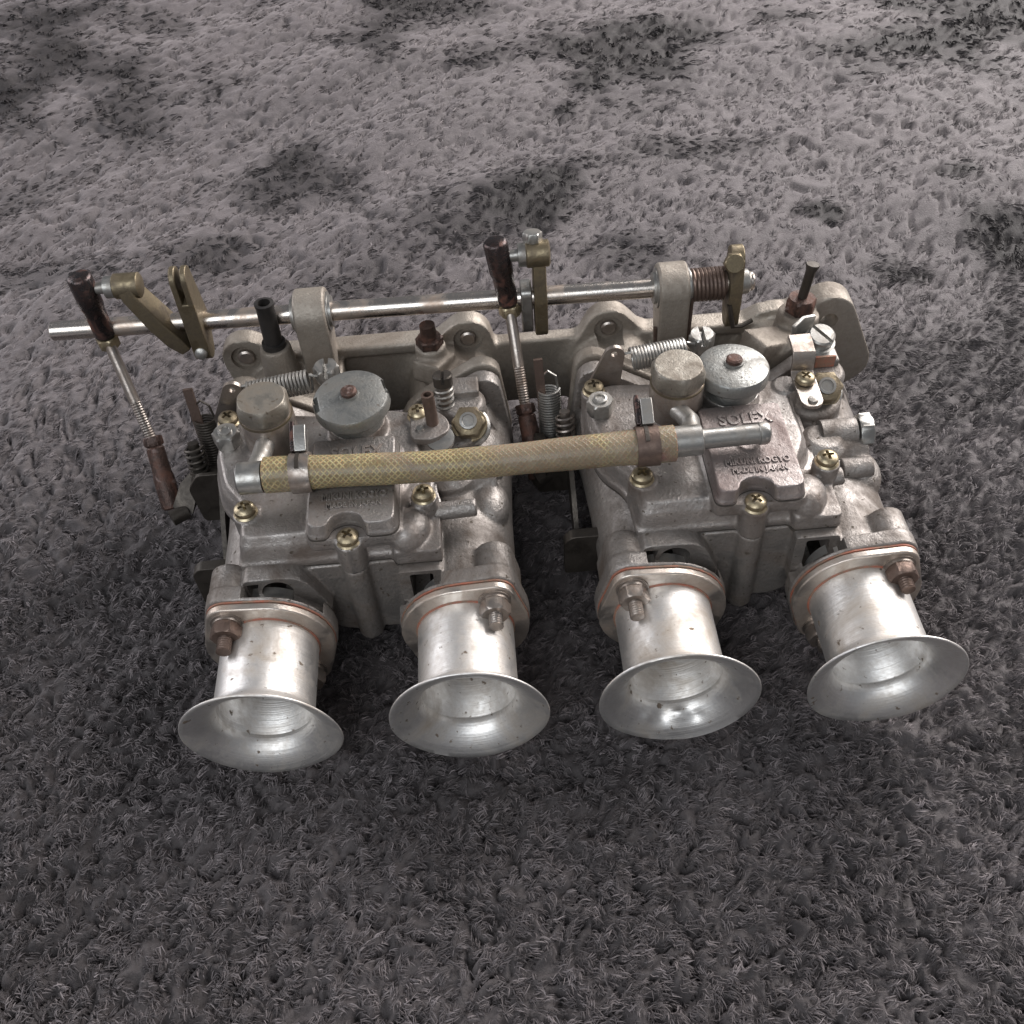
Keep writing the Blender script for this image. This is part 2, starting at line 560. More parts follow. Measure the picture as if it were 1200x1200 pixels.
def build_blanket():
    nx, ny = 120, 120
    X, Y = np.meshgrid(np.linspace(-1000, 1000, nx), np.linspace(-420, 1500, ny))
    Z = ground_z(X, Y)
    v = np.stack([X.ravel(), Y.ravel(), Z.ravel() + OZ], 1)*S
    i = np.arange(nx*ny).reshape(ny, nx)
    f = np.stack([i[:-1, :-1], i[:-1, 1:], i[1:, 1:], i[1:, :-1]], -1).reshape(-1, 4)
    me = bpy.data.meshes.new('blanket')
    me.from_pydata(v.tolist(), [], f.tolist())
    finish(me, M['backing'], 180)
    o = bpy.data.objects.new('blanket', me); C.objects.link(o)
    o['kind'] = 'structure'; o['label'] = 'dark grey plush blanket with brushed dark patches spread under the carburettors'
    # --- matted mass of the pile
    VV, FF, NN, off = [], [], [], 0
    for X, Y in (strip(-285, 225, -170, 360, 1.15, 1.2, .33), strip(-461, 401, 358.9, 1070, 2.1, 2.5, .33)):
        Z = top_z(X, Y) + relief(X, Y)
        r_, c_ = X.shape
        i = np.arange(r_*c_).reshape(r_, c_) + off
        off += r_*c_
        VV.append(np.stack([X.ravel(), Y.ravel(), Z.ravel() + OZ], 1))
        FF.append(np.stack([i[:-1, :-1], i[:-1, 1:], i[1:, 1:], i[1:, :-1]], -1).reshape(-1, 4))
        NN.append(rubbed_and_shade(X.ravel(), Y.ravel()))
    VV = np.concatenate(VV).astype(np.float32)*S; FF = np.concatenate(FF).astype(np.int32); NN = np.concatenate(NN).astype(np.float32)
    me = bpy.data.meshes.new('pile_mass')
    me.vertices.add(len(VV)); me.loops.add(FF.size); me.polygons.add(len(FF))
    me.vertices.foreach_set('co', VV.ravel())
    me.loops.foreach_set('vertex_index', FF.ravel())
    me.polygons.foreach_set('loop_start', np.arange(0, FF.size, 4, dtype=np.int32))
    me.polygons.foreach_set('loop_total', np.full(len(FF), 4, np.int32))
    me.update(calc_edges=True)
    a = me.attributes.new('tone', 'FLOAT', 'POINT'); a.data.foreach_set('value', np.ones(len(VV), np.float32))
    a = me.attributes.new('nap_shade', 'FLOAT', 'POINT'); a.data.foreach_set('value', NN)
    me.materials.append(M['pile']); me.shade_smooth()
    p = bpy.data.objects.new('pile_mass', me); C.objects.link(p)
    p.parent = o; p['kind'] = 'stuff'
    # --- loose fibre ends lying on it
    # they come in wisps of a few nearly parallel ends, so dark gaps stay open between them
    pts = []
    for y0, y1, per, cnt, wd, ln in ((-170, 130, .080, 8, .26, 1.25), (130, 350, .045, 8, .30, 1.2), (350, 620, .020, 7, .42, 1.2), (620, 1060, .007, 6, .7, 1.5)):
        wdt = 2*(265 + (y1+150)*.33) + 60
        n = int(wdt*(y1-y0)*per)
        y = rng.uniform(y0, y1, n); half = 265 + (y+150)*.33
        x = rng.uniform(-1, 1, n)*(half + 5) - 30
        pts.append(np.stack([x, y, np.full(n, wd), np.full(n, ln), np.full(n, cnt)], 1))
    TU = np.concatenate(pts)
    tfr = farness(TU[:, 1])
    tth = .95 + .8*perlin(TU[:, 0]/11, TU[:, 1]/11, 61)*(1 - .4*tfr) + .5*perlin(TU[:, 0]/45, TU[:, 1]/45, 62) + rng.normal(0, 1, len(TU))*(.50 - .28*tfr)
    tlen = rng.uniform(.55, 1.15, len(TU)); tton = np.clip(rng.normal(1.0, .28, len(TU)), .45, 1.7)
    tcur = rng.normal(0, 1, len(TU))
    ti = np.repeat(np.arange(len(TU)), TU[:, 4].astype(int))
    R = TU[ti]; N = len(R)
    lat, lon = rng.normal(0, 1, N)*R[:, 2]*2.6, rng.normal(0, 1.0, N)
    px = R[:, 0] - np.sin(tth[ti])*lat + np.cos(tth[ti])*lon
    py = R[:, 1] + np.cos(tth[ti])*lat + np.sin(tth[ti])*lon
    fr = farness(py); rb = rubbed_and_shade(px, py)
    th = tth[ti] + rng.normal(0, .16, N)
    th = th - rb*2.2
    dx, dy = np.cos(th), np.sin(th)
    L = R[:, 3]*tlen[ti]*rng.uniform(.8, 1.2, N)
    H = L*(1.5 - .9*fr + .9*rb)*rng.uniform(.4, 1.3, N)
    D = L*(3.6 + 1.4*fr)*rng.uniform(.7, 1.2, N)
    tw = rng.normal(0, .75, N)
    curl = (tcur[ti]*.9 + rng.normal(0, .3, N))*(1.1 - .5*fr)
    z0 = top_z(px, py) + relief(px, py) - .5
    ze = top_z(px, py) + relief(px + dx*D, py + dy*D)*.85
    cols = []
    for t, w_ in ((0., .9), (.36, 1.), (.72, .8), (1., .3)):
        sw = curl*math.sin(t*4.4)
        cx, cy = px + dx*D*t - dy*sw, py + dy*D*t + dx*sw
        cz = z0*(1-t) + np.maximum(z0, ze)*t + H*math.sin(math.pi*min(.85, t*.75 + .05)) - H*.12
        sx, sy, sz = -dy*np.cos(tw), dx*np.cos(tw), np.sin(tw)
        q = R[:, 2]*w_
        cols.append((np.stack([cx - sx*q, cy - sy*q, cz - sz*q], 1), np.stack([cx + sx*q, cy + sy*q, cz + sz*q], 1)))
    verts = np.empty((N, 7, 3), np.float32)
    for k in range(3):
        verts[:, 2*k], verts[:, 2*k+1] = cols[k]
    verts[:, 6] = (cols[3][0] + cols[3][1])/2
    verts[:, :, 2] += OZ
    verts *= S
    b = (np.arange(N)*7)[:, None]
    loops = (b + np.array([0, 1, 3, 2, 2, 3, 5, 4, 4, 5, 6])).astype(np.int32).ravel()
    tot = np.tile(np.array([4, 4, 3], np.int32), N)
    start = np.concatenate([[0], np.cumsum(tot)[:-1]]).astype(np.int32)
    me = bpy.data.meshes.new('pile_fibres')
    me.vertices.add(N*7); me.loops.add(len(loops)); me.polygons.add(N*3)
    me.vertices.foreach_set('co', verts.ravel())
    me.loops.foreach_set('vertex_index', loops)
    me.polygons.foreach_set('loop_start', start)
    me.polygons.foreach_set('loop_total', tot)
    me.update(calc_edges=True)
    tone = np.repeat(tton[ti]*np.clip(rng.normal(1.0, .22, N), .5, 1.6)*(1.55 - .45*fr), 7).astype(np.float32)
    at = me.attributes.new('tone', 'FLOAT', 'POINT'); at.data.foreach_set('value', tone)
    at = me.attributes.new('nap_shade', 'FLOAT', 'POINT'); at.data.foreach_set('value', np.repeat(rb*(.55 + .45*fr), 7).astype(np.float32))
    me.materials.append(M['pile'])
    me.shade_smooth()
    p = bpy.data.objects.new('pile_fibres', me); C.objects.link(p)
    p.parent = o; p['kind'] = 'stuff'
    print('fibres', N, 'mass', len(FF))


build_blanket()


# ------------------------------------------------------------------ small fittings
def phillips(t, c, d, parent=None, r=5.0, mat='gold', washer=True):
    """cross-recessed pan head screw standing on point c along d, its spring washer as a sub-part when it is a part"""
    c = Vector(c); d = Vector(d).normalized(); u, v_ = frame(d)
    g = G().lathe(c + d*1.6, d, [(0, r*.94), (.5, r), (2.2, r*.98), (3.3, r*.80), (3.9, r*.45), (4.05, r*.05)], 28)
    k = G()
    ang = random.uniform(0, 1.5)
    x = u*math.cos(ang) + v_*math.sin(ang); y = d.cross(x)
    A, B = r*.56, r*.15
    plus = [(B, B), (B, A), (-B, A), (-B, B), (-A, B), (-A, -B), (-B, -B), (-B, -A), (B, -A), (B, -B), (A, -B), (A, B)]
    k.loft([[c + d*h + x*p*f_ + y*q*f_ for p, q in plus] for h, f_ in ((2.6, .7), (3.4, 1.0), (7.0, 1.0))])
    k2 = t.part('cover_screw', g, mat, parent, mods=[('BOOLEAN', dict(operation='DIFFERENCE', solver='EXACT', object=k.mesh('cutter', t.base)))])
    if washer:
        w_ = G().lathe(c, d, [(0, r*1.12), (.7, r*1.15), (1.5, r*1.0), (1.6, r*.6)], 28)
        if parent is None:
            t.part('washer', w_, 'gold', k2)
    return k2


def thread(g, p0, p1, r, pitch=1.25, n=12):
    p0, p1 = Vector(p0), Vector(p1); L = (p1-p0).length; prof = []
    k = int(L/pitch*2)
    for i in range(k+1):
        prof.append((L*i/k, r*(1.0 if i % 2 else .90)))
    prof.append((L+.3, r*.6))
    return g.lathe(p0, p1-p0, prof, n)


def text_mesh(body, size, extrude, bold=0.0, spacing=1.0):
    cu = bpy.data.curves.new('letters', 'FONT')
    cu.body = body; cu.size = size*S; cu.extrude = extrude*S; cu.align_x = 'CENTER'; cu.align_y = 'CENTER'
    cu.offset = bold*S; cu.space_character = spacing; cu.bevel_depth = .12*S; cu.resolution_u = 3
    o = bpy.data.objects.new('working', cu); C.objects.link(o)
    bpy.context.view_layer.update()
    me = bpy.data.meshes.new_from_object(o.evaluated_get(bpy.context.evaluated_depsgraph_get()))
    bpy.data.objects.remove(o); bpy.data.curves.remove(cu)
    return me


# ------------------------------------------------------------------ intake manifold
FL_X = (-138.0, -46.0, 47.0, 139.0)      # bores of both carburettors
mt = Thing('intake_manifold', 'long sand cast aluminium intake manifold with flange lugs behind both carburettors', 'manifold', (0, 205, -38))


def lug_side(i):
    return -1 if i in (0, 2) else 1


g = G()
for i, x in enumerate(FL_X):
    sd = lug_side(i)
    lo = 7 if i == 3 else sd*17
    g.prism(hull([(x, 0, 31), (x + lo, 35 if i == 3 else 36, 10), (x - lo, -30, 9)]), 'xz', 181.5, 189.5)
    g.cyl((x, 188, 0), (x*1.0, 226, 1), 25, 27, 32)
    g.prism(hull([(x, 0, 33), (x, -8, 30)]), 'xz', 222, 232)
for lx, lz, px in ((-160, 30, -138), (-35.5, 30, -46), (43.5, 29, 47), (166, 28, 145)):
    g.prism(hull([(lx, lz, 13.5), (px, 0, 30)]), 'xz', 221, 232.2)
g.prism(hull([(166, 29, 15), (180, -4, 15.5), (160, -24, 11), (140, 0, 20)]), 'xz', 214, 230)
g.box(-150, -40, 222.5, 231.8, -20, 33)
g.box(-45, 50, 222.7, 231.6, -20, 25)
g.box(40, 160, 222.5, 231.7, -20, 27)
g.box(-132, -58, 219, 226, 26, 33)
g.box(60, 150, 219, 226, 20, 27)
# bosses and bracket pads
g.cyl((-139, 209, 10), (-139.5, 210, 47), 11, 8.5)
g.cyl((-56, 209, 5), (-56, 209, 40), 10, 8.5)
g.cyl((143, 206, 5), (146.5, 210, 40), 14, 11.2)
g.box(-127, -106, 205, 224, 8, 27)
g.box(68, 90, 205, 224, 8, 24)
g.bar([(115, 186, 38), (142, 200, 28), (150, 222, 18)], (6, 9), (0, 0, 1))
g.bar([(-60, 196, 30), (-52, 210, 26), (-45, 224, 22)], (6, 8), (0, 0, 1))
cutk = G()
for lx, lz in ((-160, 31), (-35.5, 31), (43.5, 30)):
    cutk.cyl((lx, 210, lz), (lx, 223.8, lz), 8.2, n=28)
cutk.cyl((166, 210, 28), (166, 240, 28), 5.0, n=28)
cutb = G()
for x in FL_X:
    cutb.cyl((x, 170, 0), (x, 240, 0), 20, n=32)
mt.cast('casting', g, 'manifold', 1.15, 4, [cutk, cutb])
for lx, lz in ((-160, 31), (-35.5, 31), (43.5, 30)):
    mt.part('stud', G().lathe((lx, 232, lz), (0, -1, 0), [(0, 4.6), (10.5, 4.6), (11.3, 3.6), (11.5, .1)], 20), 'steel')
# vacuum nipples
g = G().lathe((-139.5, 210, 46), (0.02, .02, 1), [(0, 6.4), (4, 6.4), (4.2, 5.0), (26, 4.8), (28, 5.2), (29, 5.2), (29.2, 3.4), (20, 3.2)], 24, (True, True))
mt.part('vacuum_nipple', g, 'rubber', label='black rubber capped vacuum nipple')
g = G().hexa((-56, 209, 39), (-56, 209, 45), 7.6); g.cyl((-56, 209, 45), (-56.2, 209.2, 53), 4.6, 4.2)
mt.part('vacuum_nipple', g, 'rust', label='rusty brown vacuum nipple')
nt = mt.part('vacuum_nipple', G().hexa((146.5, 210, 37), (147, 210.6, 49), 8.3), 'rust', label='rusty hex nut with black tube stub')
mt.part('tube_stub', G().lathe((147, 210.6, 49), (.16, .10, 1), [(0, 2.6), (16, 2.7), (19, 3.7), (20, 3.5), (20.1, 1.5)], 18), 'dark', nt)
# brackets that carry the shaft
SH = lambda x: V(x, 222 - 8*(x+258)/376, 60)
for bx, wd in ((-117, 8.5), (76, 8.0)):
    c = SH(bx)
    poly = hull([(c.y, c.z, 13.2), (c.y - 3, 40, 7.5), (c.y - 5, 26, 8)], 28)
    g = G().prism(poly, 'yz', bx - wd, bx + wd)
    o = mt.part('shaft_bracket', g, 'manifold', None, 1.6, 3)
    for sx in (-1, 1):
        r_ = G().lathe(c + V(sx*(wd - .1), 0, 0), (sx, 0, 0), [(0, 10.6), (.9, 10.6), (1.0, 8.6), (2.4, 8.4), (2.5, 5.5)], 32)
        mt.part('bush', r_, 'zinc', o)

# ------------------------------------------------------------------ carburettors
CX = (-92.0, 93.0)


def stack_mesh(t, bx, dents, rim_wob, seed):
    """spun bell-mouth: outer wall, rolled rim, inner wall"""
    r = np.random.default_rng(seed)
    n = 112
    prof = []
    Y, RT, RM = 11.5, 22.5, 34.9
    outer = [(51, RT), (44, RT), (36, RT), (28, RT), (21, RT)]
    AM = math.radians(66)
    for i in range(0, 17):
        a = AM*i/16
        outer.append((Y*(1 - math.sin(a)/math.sin(AM)*.97), RT + .1 + (RM - RT)*(1 - math.cos(a))/(1 - math.cos(AM))))
    inner = []
    for tt, rr in outer[::-1]:
        fl = min(1., max(0., (rr - RT)/9))
        inner.append((tt - .75*fl, rr - 1.5 + .55*fl))
    e = outer[-1][0]
    prof = outer + [(e - .35, RM + .45), (e - .9, RM + .35), (e - 1.25, RM - .15)] + [(p, q) for p, q in inner if 21.05 < q < RM - 1.0]
    prof += [(12.0, 21.1), (12.4, 20.5), (66, 20.5)]

    def fn(tt, rr, a, k):
        flare = max(0., (rr - 24)/11)
        rr = rr + rim_wob[0]*flare*math.sin(2*a + rim_wob[1]) + .18*flare*math.sin(5*a + seed)
        tt = tt + rim_wob[2]*flare*math.sin(a + rim_wob[3]) + .3*flare*math.sin(3*a + seed)
        for da, dt, amp, sa, st in dents:
            d = (a - da + math.pi) % (2*math.pi) - math.pi
            q = math.exp(-(d/sa)**2 - ((tt - dt)/st)**2) if tt < 10.5 else 0.
            rr -= amp*q
        return tt, rr
    g = G().lathe((bx, 0, 0), (0, 1, 0), prof, n, (False, False), fn=fn)
    return g


def carburettor(i):
    cx = CX[i]
    t = Thing('carburettor',
              ['twin choke carburettor with its lettered cover half hidden under the braided hose',
               'twin choke carburettor with pinkish lettered cover under a bare pipe stub, one dented bell mouth'][i],
              'carburettor', (0, 100, -36), (cx, 0, 0), 'pair of twin choke carburettors')
    bores = [FL_X[2*i] - cx, FL_X[2*i+1] - cx]
    # --- body casting
    g = G()
    for b, sd in zip(bores, (-1, 1)):
        g.lathe((b, 0, 0), (0, 1, 0), [(52, 27), (60, 26.5), (74, 26), (112, 26.5), (140, 28), (150, 29.5), (172, 29.5)], 40)
        g.prism(hull([(b, 0, 31), (b + sd*15, 22, 10.5), (b - sd*15, -22, 10.5)], 28), 'xz', 51, 59.5)
        g.prism(hull([(b + sd*16, 22, 9.0), (b + sd*18, 8, 10)]), 'xz', 57, 74)
        lo = 6 if b > 0 and i == 1 else sd*17
        g.prism(hull([(b, 0, 31), (b + lo, 34 if lo == 6 else 36, 9.5), (b - lo, -30, 9)], 28), 'xz', 169.5, 178)
        g.prism(hull([(b, 0, 28), (b + sd*12, 22, 9)], 28), 'xz', 158, 171)
        g.lathe((b, 150, 10), (0, 0, 1), [(0, 15), (22, 15), (24, 13)], 28)
    bowl = fillet([(-37, 27), (-37, 4), (-17, -24), (18, -24), (34, 4), (34, 27)], [1, 10, 8, 8, 10, 1])
    g.prism(bowl, 'xz', 70, 150)
    g.cyl((-2.5, 70, -25.5), (-2.5, 70, 27), 6.2, n=28)
    g.box(-53, 33, 88, 150, 0, 27)
    g.box(-40, 40, 140, 172, -16, 24)
    g.prism(fillet([(-54, 0), (-54, 31), (-26, 31), (-16, 4)], [1, 3, 10, 2]), 'xz', 61.4, 84)
    g.box(17.5, 37.5, 62, 86, -4, 27)
    # side bosses on the right barrel
    g.cyl((34, 91, 35), ((56, 45)[i], 91, 36), 4.4, n=20)
    g.ball((61, 108, 16), 11, (1.0, 1.35, 1.0))
    g.cyl((48, 120, 24), (66, 120, 22), 8.5, n=24)
    g.lathe((44, 120, 14), (0, 0, 1), [(0, 14), (16, 12), (20, 8)], 28)
    g.box(-46, -24, 92, 134, -38, -10)      # pump housing underneath
    g.box(-14, 30, 100, 140, -37, -18)
    k = G()
    k.cyl((-39.0, 60, 21.2), (-39.0, 82, 21.2), 7.4, n=32)
    k.prism([(-52.4, 28), (-46.8, 28), (-48.3, 22), (-47.9, 15), (-52.4, 21)], 'xz', 60, 80)
    k.prism(fillet([(22.6, 2), (22.6, 24.6), (33.4, 24.6), (33.4, 2)], 1.2), 'xz', 60, 81)
    kr = G()
    kr.prism([(-53.4, 17.8), (-32, 17.8), (-19, 6), (-19, 40), (-53.4, 40)], 'xz', 52.3, 61.9)
    kr.prism([(15, 6), (20, 6), (33, 17.8), (37.6, 17.8), (37.6, 40), (15, 40)], 'xz', 52.3, 62.5)
    kb = G()
    for b in bores:
        kb.lathe((b, 40, 0), (0, 1, 0), [(0, 21.2), (12.6, 21.2), (13.0, 16.2), (130, 16.2), (150, 20)], 36)
    t.cast('body', g, 'cast', .88, 3, [kr, k, kb])
    # thin black joint between bowl and cover
    outl = [(-56, 70.5), (-57, 96), (-68, 108), (-74, 132), (-73, 156), (-60, 163), (-38, 161), (-20, 158), (22, 158), (37, 152),
            (37, 108), (40, 98), (38.6, 84), (39, 66.6), (17, 66.6), (16, 70.5)]
    fil = [3, 8, 10, 8, 6, 5, 8, 8, 8, 8, 6, 5, 3, 2, 2, 2]
    o2 = fillet(outl, fil)
    cen = Vector((-15, 112))
    ins = [tuple(cen + (Vector(p)-cen)*.988) for p in o2]
    t.part('gasket', G().prism(ins, 'xy', 26.2, 27.8), 'gasket')
    # --- float bowl cover
    g = G()
    g.prism(o2, 'xy', 27.6, 31.5)
    g.prism(fillet([(16, 66.8), (38.8, 66.8), (38.8, 96), (16, 98)], 3), 'xy', 27.8, 36.0)
    hump = [(-56, 70.5), (-57, 96), (-68, 108), (-74, 132), (-73, 156), (-60, 163), (-38, 161), (-20, 158), (20, 158), (35, 151),
            (35, 108), (27, 96), (22, 84), (20, 70.5)]
    top = [(-52, 76.0), (-53, 97), (-63, 111), (-69, 134), (-68, 152), (-59, 158), (-38, 156), (-20, 153), (18, 153), (29, 148),
           (29, 110), (23, 97), (19, 86), (17, 77)]
    g.prism(fillet(hump, 5), 'xy', 27.7, 40.5, fillet([tuple(Vector(a_)*.5 + Vector(b_)*.5) for a_, b_ in zip(hump, top)], 5))
    g.prism(fillet([tuple(Vector(a_)*.5 + Vector(b_)*.5) for a_, b_ in zip(hump, top)], 5), 'xy', 40, 45.4, fillet(top, 5))
    g.ball((23, 75, 38), 8.5, (1, 1, 1.0))
    g.ball((25, 80, 37), 9, (1, 1.2, 1.0))
    rs = (32, 36)[i]
    for (sx, sy, h) in ((-51, 90.5, 46.3), (rs, 92, 45.6), (-2.5, 69.5, 45.0), (30, 146, 46.5), (-66, 153, 46)):
        g.cyl((sx, sy, 27.8), (sx, sy, h), 6.4, n=24)
    g.cyl((0, 141, 40), (0, 141, 52), 14.5, n=36)
    hx = (-41.0, -28.5)[i]; hy = (135.0, 133.0)[i]
    g.cyl((hx, hy, 40), (hx, hy, 47.5), 14, 13, n=36)
    g.prism(fillet([(-21.5, 68.5), (21.5, 68.5), (21.5, 127), (-21.5, 127)], 5), 'xy', 40, 47.2)
    k = G(); k.cyl((-2.5, 61, 45.5), (-2.5, 66, 60), .1)
    t.cast('bowl_cover', g, 'cast_cover', .8, 3)
    # --- jet cover with its raised lettering
    jc = fillet([(-20.5, 69), (-11.2, 69), (-9.6, 74.6), (-2.5, 77.6), (4.6, 74.6), (6.2, 69), (20.5, 69), (20.5, 126), (-20.5, 126)],
                [6, 3, 3, 7, 3, 3, 6, 3, 3], 5)
    cc = Vector((0, 99))
    jm = 'cast_pink' if i else 'cast_cover'
    g = G().prism([tuple(cc + (Vector(p)-cc)*1.012) for p in jc], 'xy', 46.6, 49.2)
    g.prism(jc, 'xy', 49.0, 55.2, [tuple(cc + (Vector(p)-cc)*.955) for p in jc])
    g.lathe((0, 99.5, 54.8), (0, 0, 1), [(0, 6.2), (.9, 5.6), (.9, 4.4), (.3, 4.0), (.3, .1)], 32)
    jo = t.cast('jet_cover', g, jm, .6, 3, label='pinkish lettered jet cover' if i else None)
    t.part('cover_joint', G().prism([tuple(cc + (Vector(p)-cc)*1.022) for p in jc], 'xy', 46.9, 47.6), 'gasket')
    for body, size, y, bold in (('SOLEX', 10.0, 114.8, .18), ('MIKUNI KOGYO', 5.2, 87.2, .12), ('MADE IN JAPAN', 4.5, 81.8, .10)):
        me = text_mesh(body, size, .45, bold, 1.06)
        finish(me, M[jm], 40)
        o = t.put('lettering', me, jo)
        o.location = (V(1.2, y, 55.25) - t.base)*S
        o.scale = ({'SOLEX': .80}.get(body, .75), 1, 1)
    # --- screws
    for (sx, sy, h) in ((-51, 90.5, 46.3), (rs, 92, 45.6), (-2.5, 69.5, 45.0), (30, 146, 46.5), (-66, 154, 46)):
        if i and sy == 146:
            continue          # the folded bracket's own screw sits there
        phillips(t, (sx, sy, h - .6), (0, 0, 1), mat='gold' if sx > -60 else 'brass')
    o = t.part('hex_bolt', G().hexa((-64.5, 139, 45), (-64.5, 139, 53.5), 7.0), 'zinc')
    t.part('bolt_end', G().lathe((-64.5, 139, 53.3), (0, 0, 1), [(0, 3.6), (1.2, 3.5), (1.4, 2.4), (.7, 2.2), (.7, .1)], 20), 'zinc', o)
    # --- banjo and pipe
    g = G().lathe((hx, hy, 46.5), (0, 0, 1), [(0, 12.4), (2, 13.1), (19, 13.1), (20.5, 12.3), (20.6, 8)], 44)
    bj = t.part('banjo_fitting', g, 'steel')
    g = G().hexa((hx, hy, 67.0), (hx, hy, 77.0), 13.6, .22, .62)
    t.part('banjo_bolt', g, 'dull_steel', bj, .4)
    t.part('sealing_washer', G().lathe((hx, hy, 65.9), (0, 0, 1), [(0, 12.9), (1.1, 12.9)], 40), 'brass', bj)
    ex = (-44.5, -27.0)[i]
    g = G().tube([(hx - 1, hy - 11, 58), (ex + 1.5, 112, 59.5), (ex, 99, 62.4), (ex, 96.5, 62.8)], 4.6, 20)
    t.part('pipe', g, 'zinc', bj)
    if i == 0:
        g = G().lathe((-51.5, 96.5, 63), (1, 0, 0), [(0, 5.5), (.8, 7.2), (1.2, 7.5), (12, 7.5), (12.3, 6), (16, 5.6)], 32)
    else:
        g = G().lathe((-36.2, 96.5, 62.6), (1, .02, 0), [(0, 6), (.3, 7.2), (12.5, 7.2), (13, 6.4), (13.4, 4.9), (16, 4.7), (39, 4.7), (39.4, 5.3),
                                               (42, 5.4), (43.6, 4.9), (44.6, 3.4), (44.8, .1)], 32)
    t.part('tee_joint', g, 'zinc', bj)
    # --- round knob over the float chamber
    tilt = Vector((-.05, -.05, 1)) if i == 0 else Vector((.02, .03, 1))
    RK = 18.6 if i == 0 else 17.4
    z0 = 60.5 if i == 0 else 59.0
    g = G().lathe((0, 140.5, 50), (0, 0, 1), [(0, 13.5), (6, 13.5), (9, 12), (14, 12)], 40)
    nk = t.part('chamber_neck', g, 'grey_zinc')
    g = G().lathe((0, 140.5, z0), tilt, [(0, RK - 3.5), (.6, RK - .6), (1.4, RK), (6.6, RK), (7.6, RK - .7), (8.6, RK - 4), (9.2, 7.5), (9.3, 4.8), (10.3, 4.6), (10.4, .1)], 72)
    k = G()
    if i == 0:
        for a in (.25, 3.35):
            d = V(math.cos(a), math.sin(a), 0); k.bar([V(0, 140.5, z0 + 3) + d*(RK - 1.6), V(0, 140.5, z0 + 14) + d*(RK - 1.2)], (1.2, 5.0), (math.cos(a), math.sin(a), 0))
    else:
        k.cyl((40, 140, 60), (40, 140, 70), 1)
    kn = t.part('round_cap', g, 'grey_zinc', mods=[('BOOLEAN', dict(operation='DIFFERENCE', solver='EXACT', object=k.mesh('cutter', t.base)))])
    tn = tilt.normalized()
    c = V(0, 140.5, z0) + tn*9.8
    t.part('rivet', G().lathe(c, tn, [(0, 4.0), (2.0, 3.9), (2.8, 3.0), (2.9, .1)], 24), 'rust', kn)
    # --- rear spring, post and lever on top
    yS, zS = 168.0, 56.0
    x0, x1 = (-55.0, -23.5) if i == 0 else (-45.5, -17.5)
    g = G().coil((x0, yS - 3, zS - (2 if i == 0 else 1)), (x1, yS - 1, zS + 1), 5.6, .75, 17)
    g.tube([(x0, yS - 3, zS + 3.5), (x0 - 4, yS - 3, zS + 3), (x0 - 6, yS - 3, zS)], .75, 6)
    g.tube([(x1, yS - 1, zS + 5), (x1 + 4, yS - 1, zS + 4), (x1 + 6, yS, zS)], .75, 6)
    t.part('choke_spring', g, 'zinc')
    px = x1 + 8.5
    g = G().cyl((px, 171, 20), (px, 171, 56), 4.6); g.hexa((px, 171, 54), (px, 171, 63), 6.8)
    k = G().box(px - 1.2, px + 1.2, 160, 180, 59, 70)
    t.part('spring_post', g, 'zinc', mods=[('BOOLEAN', dict(operation='DIFFERENCE', solver='EXACT', object=k.mesh('cutter', t.base)))])
    lx = x0 - (7.5 if i else 6)
    ptop = 165 if i else 166
    g = G().prism(hull([(lx - 1.5, 60 if i else 57, 5.2), (lx - 7, 38, 8.5)]), 'xz', ptop - 2.2, ptop)
    k = G().cyl((lx - 1.5, ptop - 8, 61 if i else 58), (lx - 1.5, ptop + 5, 61 if i else 58), 1.7, n=16)
    t.part('choke_lever', g, 'steel', mods=[('BOOLEAN', dict(operation='DIFFERENCE', solver='EXACT', object=k.mesh('cutter', t.base)))])
    g = G().hexa((lx - 7, 163, 33), (lx - 7, 157, 33), 8.5); g.cyl((lx - 7, 170, 33), (lx - 7, 152, 33), 4)
    t.part('lever_nut', g, 'dark')
    # --- mixture cluster on the right barrel
    d = V(-.03, -.52, .85).normalized()
    c = V(55, 150, 31) if i == 0 else V(51.0, 152, 32)
    nb = t.part('progression_plug', G().lathe(c, d, [(0, 10.5), (3.5, 10.5), (4.2, 9.2), (5.5, 9.2)], 36), 'zinc')
    t.part('washer', G().lathe(c + d*5.4, d, [(0, 9.0), (1.0, 9.2), (1.6, 8.8), (1.7, 6)], 36), 'gold', nb)
    t.part('hex_nut', G().hexa(c + d*7.0, c + d*14.0, 8.6, .10), 'brass', nb)
    t.part('bolt_end', G().lathe(c + d*13.6, d, [(0, 4.6), (1.6, 4.4), (1.7, 3.2), (1.2, 2.9), (1.2, .1)], 24), 'zinc', nb)
    g = G().lathe(V(52, 160, 30), (0, -.1, 1), [(0, 12), (10, 12), (13, 10), (13.2, 4)], 32)
    g.box(47, 61, 160, 172, 30, 47)
    t.part('housing', g, 'cast', None, 1.2, 3)
    if i == 0:
        # idle screw with its spring, and the vent tube
        b0 = V(43.5, 156, 38)
        sc_ = t.part('idle_screw', G().cyl(b0, b0 + V(0, 4, 16), 2.4), 'steel')
        hd = G().lathe(b0 + V(0, 4, 15), (0, .22, 1), [(0, 4.9), (5.5, 5.1), (6.2, 4.6), (6.3, .1)], 24)
        k = G().box(b0.x - .8, b0.x + .8, b0.y - 8, b0.y + 16, b0.z + 18.8, b0.z + 30)
        me = evaluated(hd.mesh('screw_head', t.base), [('BOOLEAN', dict(operation='DIFFERENCE', solver='EXACT', object=k.mesh('cutter', t.base)))])
        finish(me, M['dark']); t.put('screw_head', me, sc_)
        t.part('screw_spring', G().coil(b0 + V(0, .5, 2), b0 + V(0, 3.6, 15), 4.2, .8, 4.5), 'zinc', sc_)
        t.part('vent_tube', G().lathe(V(37.5, 137, 42), (-.04, .10, 1), [(0, 3.1), (24, 3.1), (24.1, 2.0), (14, 1.9)], 20), 'brown')
